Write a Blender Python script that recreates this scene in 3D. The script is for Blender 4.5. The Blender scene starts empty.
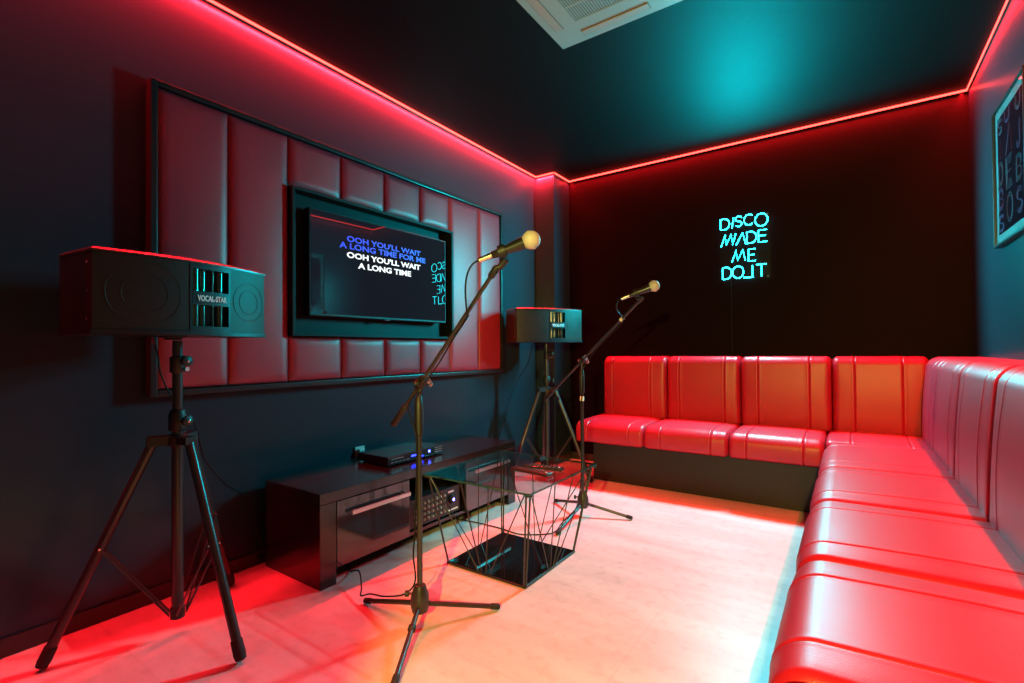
import bpy, bmesh, math, random
from mathutils import Vector, Matrix
random.seed(4)
scene = bpy.context.scene
COL = scene.collection
PI = math.pi

# ------------------------------------------------------------------ room
XL, XR, YB, YF, H = -2.313, 0.615, 4.004, -0.62, 2.566
CX, CY = -2.124, 3.722          # boxed-in corner column

# ------------------------------------------------------------------ materials
def mat(name, color, rough=0.5, metal=0.0, spec=0.5, emis=None, estr=0.0, coat=0.0):
    m = bpy.data.materials.new(name); m.use_nodes = True
    b = m.node_tree.nodes['Principled BSDF']
    b.inputs['Base Color'].default_value = (*color, 1)
    b.inputs['Roughness'].default_value = rough
    b.inputs['Metallic'].default_value = metal
    b.inputs['Specular IOR Level'].default_value = spec
    b.inputs['Coat Weight'].default_value = coat
    if emis:
        b.inputs['Emission Color'].default_value = (*emis, 1)
        b.inputs['Emission Strength'].default_value = estr
    return m

def nodes(m):
    return m.node_tree.nodes, m.node_tree.links, m.node_tree.nodes['Principled BSDF']

def add_bump(m, scale, strength, dist=0.002, detail=3.0, stretch=(1, 1, 1)):
    n, l, b = nodes(m)
    tc = n.new('ShaderNodeTexCoord'); mp = n.new('ShaderNodeMapping'); nz = n.new('ShaderNodeTexNoise'); bp = n.new('ShaderNodeBump')
    mp.inputs['Scale'].default_value = stretch
    nz.inputs['Scale'].default_value = scale; nz.inputs['Detail'].default_value = detail
    bp.inputs['Strength'].default_value = strength; bp.inputs['Distance'].default_value = dist
    l.new(tc.outputs['Object'], mp.inputs['Vector']); l.new(mp.outputs['Vector'], nz.inputs['Vector'])
    l.new(nz.outputs['Fac'], bp.inputs['Height']); l.new(bp.outputs['Normal'], b.inputs['Normal'])

M = {}
M['wall'] = mat('wall_paint_charcoal', (0.0085, 0.0270, 0.0390), 0.30, spec=0.34); add_bump(M['wall'], 60, 0.12, 0.002)
M['backwall'] = mat('wall_matte_black_red_light_tint', (0.0048, 0.0008, 0.0014), 0.6, spec=0.05); add_bump(M['backwall'], 60, 0.12, 0.002)  # black paint; red tint put into the colour boosts the red strip light
M['ceil'] = mat('ceiling_paint_black', (0.0006, 0.0008, 0.0012), 0.585, spec=0.13); add_bump(M['ceil'], 45, 0.10, 0.002)
M['skirt'] = mat('baseboard_black_gloss', (0.02, 0.02, 0.022), 0.3)
M['black'] = mat('black_satin_paint', (0.010, 0.010, 0.011), 0.33)
M['blackm'] = mat('black_powder_coated_steel', (0.02, 0.02, 0.021), 0.30, spec=0.6)
M['matte'] = mat('matte_black_plastic', (0.006, 0.006, 0.0065), 0.5)
M['rubber'] = mat('black_rubber', (0.01, 0.01, 0.01), 0.8)
M['gloss'] = mat('high_gloss_black', (0.03, 0.026, 0.028), 0.09, spec=0.95)
M['void'] = mat('black_backing', (0.006, 0.006, 0.007), 0.7)
M['wood'] = mat('black_ash_veneer', (0.006, 0.004, 0.004), 0.2, spec=0.75); add_bump(M['wood'], 40, 0.2, 0.001, stretch=(1, 0.08, 1))
M['alu'] = mat('brushed_aluminium', (0.75, 0.72, 0.70), 0.32, metal=1.0)
M['chrome'] = mat('polished_chrome', (0.8, 0.8, 0.8), 0.12, metal=1.0)
M['white'] = mat('white_plastic', (0.50, 0.48, 0.45), 0.4)
M['vinyl'] = mat('plinth_dark_vinyl', (0.020, 0.012, 0.009), 0.42, spec=0.35)
M['playercase'] = mat('disc_player_black_case', (0.003, 0.003, 0.0032), 0.24, spec=0.45)
M['rim'] = mat('speaker_top_lacquer', (0.012, 0.011, 0.011), 0.34, spec=0.9)
M['recess'] = mat('recess_matte_black', (0.006, 0.006, 0.007), 0.5, spec=0.22)
M['glassblack'] = mat('black_tempered_glass', (0.006, 0.007, 0.008), 0.0, spec=0.6)
M['screen'] = mat('television_screen_glass', (0.008, 0.008, 0.011), 0.0, spec=0.5, emis=(0.35, 0.36, 0.55), estr=0.018)
M['lyric_blue'] = mat('lyric_text_blue', (0.0, 0.0, 0.0), 0.5, emis=(0.055, 0.045, 0.95), estr=1.0)
M['lyric_white'] = mat('lyric_text_white', (0, 0, 0), 0.5, emis=(1, 1, 1), estr=1.25)
M['neon'] = mat('neon_tube_cyan', (0.0, 0.0, 0.0), 0.4, emis=(0.011, 0.82, 0.95), estr=28)
M['led'] = mat('led_strip_red', (0.2, 0.02, 0.02), 0.4, emis=(1.0, 0.034, 0.026), estr=11.0)
M['blue_led'] = mat('blue_indicator_light', (0, 0, 0), 0.4, emis=(0.05, 0.07, 1.0), estr=22)
M['violet_led'] = mat('violet_indicator_light', (0, 0, 0), 0.4, emis=(0.16, 0.11, 1.0), estr=14)
M['blue_display'] = mat('blue_display', (0, 0, 0), 0.3, emis=(0.015, 0.025, 1.0), estr=12)
M['badge_red'] = mat('speaker_badge_lettering', (0.85, 0.80, 0.80), 0.4)
M['micmesh'] = mat('microphone_wire_mesh', (0.50, 0.46, 0.44), 0.6, metal=0.15)
M['xlr'] = mat('microphone_connector_metal', (0.7, 0.62, 0.55), 0.25, metal=1.0)
M['cable'] = mat('black_cable', (0.006, 0.006, 0.006), 0.6, spec=0.2)
M['acwhite'] = mat('air_conditioner_white_plastic', (0.24, 0.26, 0.26), 0.45)
M['acgrey'] = mat('air_conditioner_inner_grey', (0.10, 0.10, 0.10), 0.6)
M['acflap'] = mat('air_conditioner_flap', (0.30, 0.23, 0.21), 0.45)
M['mat_board'] = mat('pale_mount_board', (0.24, 0.27, 0.27), 0.6, spec=0.2)
M['print'] = mat('dark_art_print', (0.008, 0.008, 0.014), 0.8, spec=0.0)
M['ink'] = mat('neon_lettering_print_ink', (0.12, 0.08, 0.19), 0.7, spec=0.1)
M['ink2'] = mat('neon_lettering_print_ink_pale', (0.10, 0.12, 0.17), 0.7, spec=0.1)
M['label'] = mat('pale_sticker', (0.8, 0.75, 0.6), 0.5)

# microphone grille mesh
n, l, b = nodes(M['micmesh'])
tc = n.new('ShaderNodeTexCoord'); vo = n.new('ShaderNodeTexVoronoi'); bp = n.new('ShaderNodeBump')
vo.inputs['Scale'].default_value = 420; bp.inputs['Strength'].default_value = 0.6; bp.inputs['Distance'].default_value = 0.001
l.new(tc.outputs['Object'], vo.inputs['Vector']); l.new(vo.outputs['Distance'], bp.inputs['Height']); l.new(bp.outputs['Normal'], b.inputs['Normal'])

# red leather
M['leather'] = mat('red_leatherette', (0.42, 0.0075, 0.026), 0.42, spec=0.5)
def leather(m):
    n, l, b = nodes(m)
    tc = n.new('ShaderNodeTexCoord'); vo = n.new('ShaderNodeTexVoronoi'); nz = n.new('ShaderNodeTexNoise')
    mx = n.new('ShaderNodeMath'); mx.operation = 'ADD'; bp = n.new('ShaderNodeBump')
    vo.inputs['Scale'].default_value = 380; nz.inputs['Scale'].default_value = 14; nz.inputs['Detail'].default_value = 4
    mul = n.new('ShaderNodeMath'); mul.operation = 'MULTIPLY'; mul.inputs[1].default_value = 2.0
    l.new(tc.outputs['Object'], vo.inputs['Vector']); l.new(tc.outputs['Object'], nz.inputs['Vector'])
    l.new(nz.outputs['Fac'], mul.inputs[0]); l.new(vo.outputs['Distance'], mx.inputs[0]); l.new(mul.outputs[0], mx.inputs[1])
    bp.inputs['Strength'].default_value = 0.10; bp.inputs['Distance'].default_value = 0.003
    l.new(mx.outputs[0], bp.inputs['Height']); l.new(bp.outputs['Normal'], b.inputs['Normal'])
leather(M['leather'])
M['padleather'] = mat('red_panel_leatherette', (0.42, 0.020, 0.036), 0.43, spec=0.55); leather(M['padleather'])

# speaker cloth / perforated grille with a faint driver ring
def grille_mat():
    m = mat('speaker_grille_mesh', (0.030, 0.022, 0.019), 0.42, metal=0.5, spec=0.4)
    n, l, b = nodes(m)
    tc = n.new('ShaderNodeTexCoord'); vo = n.new('ShaderNodeTexVoronoi'); bp = n.new('ShaderNodeBump')
    vo.inputs['Scale'].default_value = 300
    bp.inputs['Strength'].default_value = 0.35; bp.inputs['Distance'].default_value = 0.001
    l.new(tc.outputs['Object'], vo.inputs['Vector']); l.new(vo.outputs['Distance'], bp.inputs['Height']); l.new(bp.outputs['Normal'], b.inputs['Normal'])
    return m
M['grille'] = grille_mat()

# floor: pale beige laminate with faint boards and smudges
def floor_mat():
    m = mat('pale_laminate_floor', (0.6, 0.55, 0.5), 0.42, spec=0.4)
    n, l, b = nodes(m)
    tc = n.new('ShaderNodeTexCoord'); mp = n.new('ShaderNodeMapping'); mp.inputs['Rotation'].default_value = (0, 0, 0)
    l.new(tc.outputs['Object'], mp.inputs['Vector'])
    n1 = n.new('ShaderNodeTexNoise'); n1.inputs['Scale'].default_value = 3.2; n1.inputs['Detail'].default_value = 8; n1.inputs['Roughness'].default_value = 0.62
    n2 = n.new('ShaderNodeTexNoise'); n2.inputs['Scale'].default_value = 22; n2.inputs['Detail'].default_value = 6
    st = n.new('ShaderNodeMapping'); st.inputs['Scale'].default_value = (0.35, 1.6, 1)
    l.new(mp.outputs['Vector'], st.inputs['Vector']); l.new(st.outputs['Vector'], n1.inputs['Vector']); l.new(mp.outputs['Vector'], n2.inputs['Vector'])
    r1 = n.new('ShaderNodeValToRGB'); r1.color_ramp.elements[0].position = 0.30; r1.color_ramp.elements[0].color = (0.50, 0.455, 0.42, 1)
    r1.color_ramp.elements[1].position = 0.62; r1.color_ramp.elements[1].color = (0.66, 0.62, 0.585, 1)
    l.new(n1.outputs['Fac'], r1.inputs['Fac'])
    r2 = n.new('ShaderNodeValToRGB'); r2.color_ramp.elements[0].position = 0.28; r2.color_ramp.elements[0].color = (0.86, 0.85, 0.84, 1)
    r2.color_ramp.elements[1].position = 0.48; r2.color_ramp.elements[1].color = (1, 1, 1, 1)
    l.new(n2.outputs['Fac'], r2.inputs['Fac'])
    mx = n.new('ShaderNodeMixRGB'); mx.blend_type = 'MULTIPLY'; mx.inputs['Fac'].default_value = 1
    l.new(r1.outputs['Color'], mx.inputs['Color1']); l.new(r2.outputs['Color'], mx.inputs['Color2'])
    br = n.new('ShaderNodeTexBrick'); br.inputs['Scale'].default_value = 1.0; br.inputs['Brick Width'].default_value = 1.22; br.inputs['Row Height'].default_value = 0.61
    br.inputs['Mortar Size'].default_value = 0.0016; br.inputs['Mortar Smooth'].default_value = 0.2
    br.inputs['Color1'].default_value = (1, 1, 1, 1); br.inputs['Color2'].default_value = (0.975, 0.975, 0.975, 1); br.inputs['Mortar'].default_value = (0.87, 0.86, 0.85, 1)
    l.new(mp.outputs['Vector'], br.inputs['Vector'])
    m2 = n.new('ShaderNodeMixRGB'); m2.blend_type = 'MULTIPLY'; m2.inputs['Fac'].default_value = 1
    l.new(mx.outputs['Color'], m2.inputs['Color1']); l.new(br.outputs['Color'], m2.inputs['Color2'])
    l.new(m2.outputs['Color'], b.inputs['Base Color'])
    bp = n.new('ShaderNodeBump'); bp.inputs['Strength'].default_value = 0.08; bp.inputs['Distance'].default_value = 0.002
    l.new(n2.outputs['Fac'], bp.inputs['Height']); l.new(bp.outputs['Normal'], b.inputs['Normal'])
    return m
M['floor'] = floor_mat()

# thin clear sheets: see-through with a fresnel gloss, so light passes
def sheet(name, tint, rough=0.0, gl=1.0, ior=1.5):
    m = bpy.data.materials.new(name); m.use_nodes = True
    n, l = m.node_tree.nodes, m.node_tree.links
    n.clear()
    o = n.new('ShaderNodeOutputMaterial'); t = n.new('ShaderNodeBsdfTransparent'); g = n.new('ShaderNodeBsdfGlossy')
    f = n.new('ShaderNodeFresnel'); mx = n.new('ShaderNodeMixShader')
    f.inputs['IOR'].default_value = ior
    t.inputs['Color'].default_value = (*tint, 1); g.inputs['Roughness'].default_value = rough; g.inputs['Color'].default_value = (gl, gl, gl, 1)
    ge = n.new('ShaderNodeNewGeometry'); sb = n.new('ShaderNodeMath'); sb.operation = 'SUBTRACT'; sb.inputs[0].default_value = 1.0
    ml = n.new('ShaderNodeMath'); ml.operation = 'MULTIPLY'
    l.new(ge.outputs['Backfacing'], sb.inputs[1]); l.new(sb.outputs[0], ml.inputs[0]); l.new(f.outputs[0], ml.inputs[1])
    l.new(ml.outputs[0], mx.inputs[0]); l.new(t.outputs[0], mx.inputs[1]); l.new(g.outputs[0], mx.inputs[2]); l.new(mx.outputs[0], o.inputs['Surface'])
    return m
M['glass'] = sheet('table_glass_smoked', (0.76, 0.80, 0.795), ior=1.55)
M['acrylic'] = sheet('clear_acrylic', (0.97, 0.98, 0.98), rough=0.3, gl=0.22, ior=1.45)
M['picglass'] = sheet('picture_glass', (0.96, 0.97, 0.97))

# ------------------------------------------------------------------ mesh helpers
def new(): return bmesh.new()

def link(name, bm, material, parent=None, smooth=False, origin=None):
    """make ONE object out of bm (world coordinates, or local to parent root when root is at rotation 0)"""
    me = bpy.data.meshes.new(name)
    bmesh.ops.recalc_face_normals(bm, faces=bm.faces)
    bm.to_mesh(me); bm.free()
    me.materials.append(material)
    if smooth:
        for p in me.polygons: p.use_smooth = True
        try: me.set_sharp_from_angle(angle=math.radians(38))
        except Exception: pass
    o = bpy.data.objects.new(name, me); COL.objects.link(o)
    if parent: o.parent = parent
    return o

def root(name, loc, label, cat, group=None, rotz=0.0):
    o = bpy.data.objects.new(name, None); COL.objects.link(o)
    o.empty_display_size = 0.05
    o.location = loc; o.rotation_euler = (0, 0, rotz)
    o['label'] = label; o['category'] = cat
    if group: o['group'] = group
    return o

def tag(o, label, cat, group=None):
    o['label'] = label; o['category'] = cat
    if group: o['group'] = group
    return o

def shift(bm, v):
    bmesh.ops.translate(bm, verts=bm.verts, vec=Vector(v))

def box(bm, lo, hi, bev=0.0, seg=2):
    r = bmesh.ops.create_cube(bm, size=1.0)
    vs = r['verts']
    for v in vs:
        v.co = Vector([lo[i] + (v.co[i] + 0.5) * (hi[i] - lo[i]) for i in range(3)])
    if bev > 0:
        es = list({e for v in vs for e in v.link_edges})
        bmesh.ops.bevel(bm, geom=es, offset=bev, segments=seg, profile=0.6, affect='EDGES')

def obox(bm, c, ax, ay, az, bev=0.0, seg=2):
    """oriented box, half-axis vectors"""
    r = bmesh.ops.create_cube(bm, size=2.0); vs = r['verts']
    c, ax, ay, az = Vector(c), Vector(ax), Vector(ay), Vector(az)
    for v in vs:
        p = v.co.copy(); v.co = c + ax * p.x + ay * p.y + az * p.z
    if bev > 0:
        es = list({e for v in vs for e in v.link_edges})
        bmesh.ops.bevel(bm, geom=es, offset=bev, segments=seg, profile=0.6, affect='EDGES')

def tube(bm, pts, r, seg=10, cap=True):
    pts = [Vector(p) for p in pts]
    rs = r if isinstance(r, (list, tuple)) else [r] * len(pts)
    tans = []
    for i in range(len(pts)):
        a = pts[max(i - 1, 0)]; b = pts[min(i + 1, len(pts) - 1)]
        t = (b - a); tans.append(t.normalized() if t.length > 1e-9 else Vector((0, 0, 1)))
    up = Vector((0, 0, 1)) if abs(tans[0].z) < 0.9 else Vector((1, 0, 0))
    nrm = (up - tans[0] * up.dot(tans[0])).normalized()
    rings = []
    for i, p in enumerate(pts):
        nrm = (nrm - tans[i] * nrm.dot(tans[i]))
        nrm = nrm.normalized() if nrm.length > 1e-6 else tans[i].orthogonal().normalized()
        bi = tans[i].cross(nrm)
        rings.append([bm.verts.new(p + (nrm * math.cos(2 * PI * k / seg) + bi * math.sin(2 * PI * k / seg)) * rs[i]) for k in range(seg)])
    for a, b in zip(rings, rings[1:]):
        for k in range(seg):
            bm.faces.new((a[k], a[(k + 1) % seg], b[(k + 1) % seg], b[k]))
    if cap:
        bm.faces.new(list(reversed(rings[0]))); bm.faces.new(rings[-1])

def smoothpath(pts, n=6):
    """Catmull-Rom through pts"""
    pts = [Vector(p) for p in pts]; out = []
    for i in range(len(pts) - 1):
        p0 = pts[max(i - 1, 0)]; p1 = pts[i]; p2 = pts[i + 1]; p3 = pts[min(i + 2, len(pts) - 1)]
        for k in range(n):
            t = k / n
            out.append(0.5 * ((2 * p1) + (p2 - p0) * t + (2 * p0 - 5 * p1 + 4 * p2 - p3) * t * t + (3 * p1 - p0 - 3 * p2 + p3) * t ** 3))
    out.append(pts[-1]); return out

def lathe(bm, base, axis, prof, seg=24, loop=False):
    """prof: list of (distance along axis, radius)"""
    base = Vector(base); axis = Vector(axis).normalized()
    a = axis.orthogonal().normalized(); b = axis.cross(a)
    rings = []
    for d, r in prof:
        if r < 1e-6: rings.append([bm.verts.new(base + axis * d)])
        else: rings.append([bm.verts.new(base + axis * d + (a * math.cos(2 * PI * k / seg) + b * math.sin(2 * PI * k / seg)) * r) for k in range(seg)])
    for p, q in zip(rings, rings[1:] + (rings[:1] if loop else [])):
        for k in range(seg):
            k2 = (k + 1) % seg
            if len(p) == 1 and len(q) == 1: continue
            if len(p) == 1: bm.faces.new((p[0], q[k2], q[k]))
            elif len(q) == 1: bm.faces.new((p[k], p[k2], q[0]))
            else: bm.faces.new((p[k], p[k2], q[k2], q[k]))
    if loop: return
    if len(rings[0]) > 1: bm.faces.new(list(reversed(rings[0])))
    if len(rings[-1]) > 1: bm.faces.new(rings[-1])

def prism(bm, poly, z0, z1):
    lo = [bm.verts.new((x, y, z0)) for x, y in poly]; hi = [bm.verts.new((x, y, z1)) for x, y in poly]
    k = len(poly)
    for i in range(k):
        bm.faces.new((lo[i], lo[(i + 1) % k], hi[(i + 1) % k], hi[i]))
    bm.faces.new(list(reversed(lo))); bm.faces.new(hi)

def text_mesh(name, body, w, h, material, parent, origin, xax, yax, bold=0.0, depth=0.0008, w_fixed=True):
    """lettering as real thin raised characters, fitted to w x h, lower-left at origin"""
    cu = bpy.data.curves.new(name, 'FONT'); cu.body = body; cu.size = 1.0; cu.offset = bold; cu.extrude = 0.02; cu.resolution_u = 3
    tmp = bpy.data.objects.new(name + '_curve', cu); COL.objects.link(tmp)
    me = bpy.data.meshes.new_from_object(tmp.evaluated_get(bpy.context.evaluated_depsgraph_get()))
    bpy.data.objects.remove(tmp); bpy.data.curves.remove(cu)
    xs = [v.co.x for v in me.vertices]; ys = [v.co.y for v in me.vertices]
    x0, x1, y0, y1 = min(xs), max(xs), min(ys), max(ys)
    O, X, Y = Vector(origin), Vector(xax), Vector(yax); Z = X.cross(Y)
    for v in me.vertices:
        c = v.co
        v.co = O + X * ((c.x - x0) / (x1 - x0) * w) + Y * ((c.y - y0) / (y1 - y0) * h) + Z * (depth * (0.5 + c.z / 0.04))
    me.name = name; me.materials.clear(); me.materials.append(material)
    o = bpy.data.objects.new(name, me); COL.objects.link(o); o.parent = parent
    return o

def dup(src, loc, rotz, label, group=None):
    r = src.copy(); COL.objects.link(r); r.location = loc; r.rotation_euler = (0, 0, rotz); r['label'] = label
    if group: r['group'] = group
    for ch in list(src.children):
        c = ch.copy(); COL.objects.link(c); c.parent = r
        for g in ch.children:
            d = g.copy(); COL.objects.link(d); d.parent = c
    return r

# ------------------------------------------------------------------ the setting
def struct(name, lo, hi, m, bev=0.0):
    bm = new(); box(bm, lo, hi, bev); o = link(name, bm, m); o['kind'] = 'structure'; return o

struct('floor', (XL - 0.1, -2.6, -0.08), (XR + 0.1, YB + 0.1, 0.0), M['floor'])
struct('ceiling', (XL - 0.1, YF - 0.1, H), (XR + 0.1, YB + 0.1, H + 0.08), M['ceil'])
struct('wall_left', (XL - 0.1, YF - 0.1, 0), (XL, YB, H), M['wall'])
struct('wall_right', (XR, YF - 0.1, 0), (XR + 0.1, YB + 0.1, H), M['wall'])
struct('wall_back', (XL - 0.1, YB, 0), (XR, YB + 0.1, H), M['backwall'])
struct('wall_column', (XL, CY, 0), (CX, YB, H), M['wall'])
DX0, DX1, DZ = -0.16, 0.52, 2.10
bm = new()
box(bm, (XL, YF - 0.1, 0), (DX0, YF, H)); box(bm, (DX1, YF - 0.1, 0), (XR, YF, H)); box(bm, (DX0, YF - 0.1, DZ), (DX1, YF, H))
o = link('wall_front', bm, M['wall']); o['kind'] = 'structure'
bm = new()
for lo, hi in (((XL, YF + 0.0, 0), (XL + 0.013, CY, 0.062)), ): box(bm, lo, hi, 0.004)
o = link('baseboard_left', bm, M['skirt']); o['kind'] = 'structure'
bm = new(); box(bm, (CX, YB - 0.013, 0), (-1.66, YB, 0.062), 0.004); box(bm, (XL + 0.013, CY - 0.013, 0), (CX + 0.013, CY, 0.062), 0.004); box(bm, (CX, CY, 0), (CX + 0.013, YB - 0.013, 0.062), 0.004)
o = link('baseboard_back', bm, M['skirt']); o['kind'] = 'structure'

# ------------------------------------------------------------------ red LED strips at the top of the walls
def led(name, a, b, nrm, label, gain=1.0, tilt=8.0):
    """ribbon in a thin channel, along the wall from a to b; nrm points into the room"""
    a, b, nrm = Vector(a), Vector(b), Vector(nrm); d = (b - a).normalized()
    t = root(name, a, label, 'led strip', 'red light strips along the ceiling edge')
    mid = (b - a) / 2; L2 = (b - a).length / 2
    bm = new(); obox(bm, mid + nrm * 0.004 + Vector((0, 0, -0.0065)), d * L2, nrm * 0.0035, (0, 0, 0.006)); link('mounting_channel', bm, M['black'], t)
    bm = new(); obox(bm, mid + nrm * 0.0095 + Vector((0, 0, -0.0065)), d * L2, nrm * 0.002, (0, 0, 0.0058)); link('light_ribbon', bm, M['led'], t)
    li = bpy.data.lights.new(name + '_light', 'AREA'); li.shape = 'RECTANGLE'; li.size = 2 * L2; li.size_y = 0.012
    li.color = LEDC; li.energy = LEDP * gain * 2 * L2; li.spread = math.radians(LEDS)
    lo = bpy.data.objects.new(name + '_light', li); COL.objects.link(lo)
    lo.location = a + mid + nrm * 0.032 + Vector((0, 0, -0.016))
    zz = (Vector((0, 0, 1)) + nrm * math.tan(math.radians(tilt))).normalized(); yy_ = zz.cross(d)
    lo.rotation_euler = Matrix((d, yy_, zz)).transposed().to_euler()
    lo.parent = None
    return t
LEDC = (1.0, 0.008, 0.016); LEDP = 15.0; LEDS = 126
led('led_strip', (XL, YF, H), (XL, CY, H), (1, 0, 0), 'red LED strip glowing along the top of the left wall above the padded panel', 3.0, 18)
led('led_strip', (XL, CY, H), (CX + 0.004, CY, H), (0, -1, 0), 'short red LED strip across the front of the boxed corner column', 6.0, 25)
led('led_strip', (CX, CY, H), (CX, YB, H), (1, 0, 0), 'short red LED strip along the side of the boxed corner column')
led('led_strip', (CX, YB, H), (XR, YB, H), (0, -1, 0), 'red LED strip along the top of the back wall above the neon sign', 1.0)
led('led_strip', (XR, YF, H), (XR, YB, H), (-1, 0, 0), 'red LED strip along the top of the right wall above the framed print', 1.35)

# ------------------------------------------------------------------ corner sofa
def cushion(L, D, Z, rf, rb, seams, end_r=0.028, puff=0.012, lean=0.0, kind='seat'):
    """upholstered block: length along +X, depth along +Y (0 = front), height Z; rf/rb front & rear corner radii"""
    us = {0.0, L}
    for k in range(1, 6): 
        u = end_r * (1 - math.cos(k / 5 * PI / 2)); us.add(u); us.add(L - u)
    for k in range(1, 24): us.add(L * k / 24)
    for s in seams:
        for d in (-0.02, -0.012, -0.007, -0.004, -0.002, 0, 0.002, 0.004, 0.007, 0.012, 0.02): us.add(min(max(s + d, 0), L))
    us = sorted(us)
    def inset(u):
        e = min(u, L - u)
        i = 0.0
        if e < end_r: i = end_r - math.sqrt(max(end_r ** 2 - (end_r - e) ** 2, 0))
        for s in seams:
            i += 0.0042 * math.exp(-((u - s) / 0.0030) ** 2) - 0.0014 * math.exp(-((abs(u - s) - 0.011) / 0.006) ** 2)
        return i
    def section(u):
        i = inset(u); pts = []
        t = u / L
        p = puff * (1 - (2 * t - 1) ** 4)
        d0, d1, z0, z1 = i, D, 0.004 + min(i, .01), Z - i
        def arc(cx, cy, r, a0, a1, n=7):
            for k in range(n + 1):
                a = a0 + (a1 - a0) * k / n; pts.append((cx + r * math.cos(a), cy + r * math.sin(a)))
        r1 = max(rf, 0.004); r2 = max(rb, 0.004); r3 = 0.018
        arc(d0 + r3, z0 + r3, r3, 1.5 * PI, PI, 4)           # front bottom
        for k in range(1, 5): pts.append((d0, z0 + r3 + (z1 - r1 - z0 - r3) * k / 5))
        arc(d0 + r1, z1 - r1, r1, PI, PI / 2, 9)             # front top
        for k in range(1, 7): pts.append((d0 + r1 + (d1 - r2 - d0 - r1) * k / 7, z1))
        arc(d1 - r2, z1 - r2, r2, PI / 2, 0, 5)              # rear top
        pts.append((d1, z0))
        out = []
        for d, z in pts:
            td, tz = d / D, z / Z
            if kind == 'seat': dz = p * math.sin(PI * min(max(td, 0), 1)) * (1 if tz > 0.6 else 0); dd = -p * 0.8 * math.sin(PI * min(max(tz, 0), 1)) * (1 if td < 0.2 else 0)
            else: dd = -p * math.sin(PI * min(max(tz, 0), 1)) * (1 if td < 0.4 else 0); dz = 0
            out.append((d + dd + lean * z, z + dz))
        return out
    bm = new(); rings = []
    for u in us: rings.append([bm.verts.new((u, d, z)) for d, z in section(u)])
    n = len(rings[0])
    for a, b in zip(rings, rings[1:]):
        for k in range(n): bm.faces.new((a[k], a[(k + 1) % n], b[(k + 1) % n], b[k]))
    bm.faces.new(rings[0]); bm.faces.new(list(reversed(rings[-1])))
    return bm

def place(bm, origin, xd, yd):
    m = Matrix(((xd[0], yd[0], 0, origin[0]), (xd[1], yd[1], 0, origin[1]), (0, 0, 1, origin[2]), (0, 0, 0, 1)))
    bmesh.ops.transform(bm, matrix=m, verts=bm.verts)

SZ0, SZ1 = 0.296, 0.455           # seat cushion bottom / top
BZ1 = 0.945                       # back top
sofa = root('corner_sofa', (0, 0, 0), 'L-shaped red leather bench sofa with dark plinth along the back and right walls', 'sofa')
SY, SX = 3.350, -0.125            # seat fronts
bm = new()
box(bm, (-1.64, 3.455, 0), (-0.06, YB - 0.002, SZ0), 0.003); link('plinth', bm, M['vinyl'], sofa)
bm = new(); box(bm, (-0.055, 0.42, 0), (XR - 0.002, YB - 0.002, SZ0), 0.003); link('plinth', bm, M['vinyl'], sofa)
# back run seats (front faces -y)
D_ = YB - 0.004 - SY
for x0, x1, sm in ((-1.745, -1.208, (0.105, 0.43)), (-1.205, -0.650, (0.12, 0.45)), (-0.647, -0.128, (0.105, 0.415))):
    bm = cushion(x1 - x0, D_, SZ1 - SZ0, 0.062, 0.01, sm); place(bm, (x0, SY, SZ0), (1, 0), (0, 1)); link('seat_cushion', bm, M['leather'], sofa, True)
x0, x1 = -0.125, 0.42
bm = cushion(x1 - x0, YB - 0.004 - 3.393, SZ1 - SZ0, 0.03, 0.01, (0.125, 0.40)); place(bm, (x0, 3.393, SZ0), (1, 0), (0, 1)); link('seat_cushion', bm, M['leather'], sofa, True)
# right run seats (front faces -x): length direction +y, depth +x
D_ = XR - 0.004 - SX
for y0, y1 in ((2.697, 3.388), (2.100, 2.693), (1.507, 2.096), (0.948, 1.503), (0.40, 0.944)):
    L = y1 - y0
    bm = cushion(L, D_, SZ1 - SZ0, 0.070, 0.01, (0.115, L - 0.125)); place(bm, (SX, y0, SZ0), (0, 1), (1, 0)); link('seat_cushion', bm, M['leather'], sofa, True)
# back run backrests
BY = 3.800
for x0, x1, sm in ((-1.708, -1.176, (0.09, 0.405)), (-1.173, -0.650, (0.095, 0.42)), (-0.647, -0.099, (0.115, 0.425)), (-0.096, 0.395, (0.12, 0.36))):
    bm = cushion(x1 - x0, YB - 0.004 - BY, BZ1 - SZ1 + 0.01, 0.055, 0.012, sm, end_r=0.034, puff=0.016, kind='back'); place(bm, (x0, BY, SZ1 - 0.012), (1, 0), (0, 1)); link('back_cushion', bm, M['leather'], sofa, True)
# right run backrests
BX = 0.345
for y0, y1 in ((3.305, 3.795), (2.697, 3.302), (2.100, 2.694), (1.507, 2.097), (0.948, 1.504), (0.40, 0.945)):
    L = y1 - y0
    bm = cushion(L, XR - 0.004 - BX - 0.03, BZ1 - SZ1 + 0.01, 0.060, 0.012, (0.115, L - 0.14), end_r=0.034, puff=0.014, kind='back', lean=0.06); place(bm, (BX, y0, SZ1 - 0.012), (0, 1), (1, 0)); link('back_cushion', bm, M['leather'], sofa, True)

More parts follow.
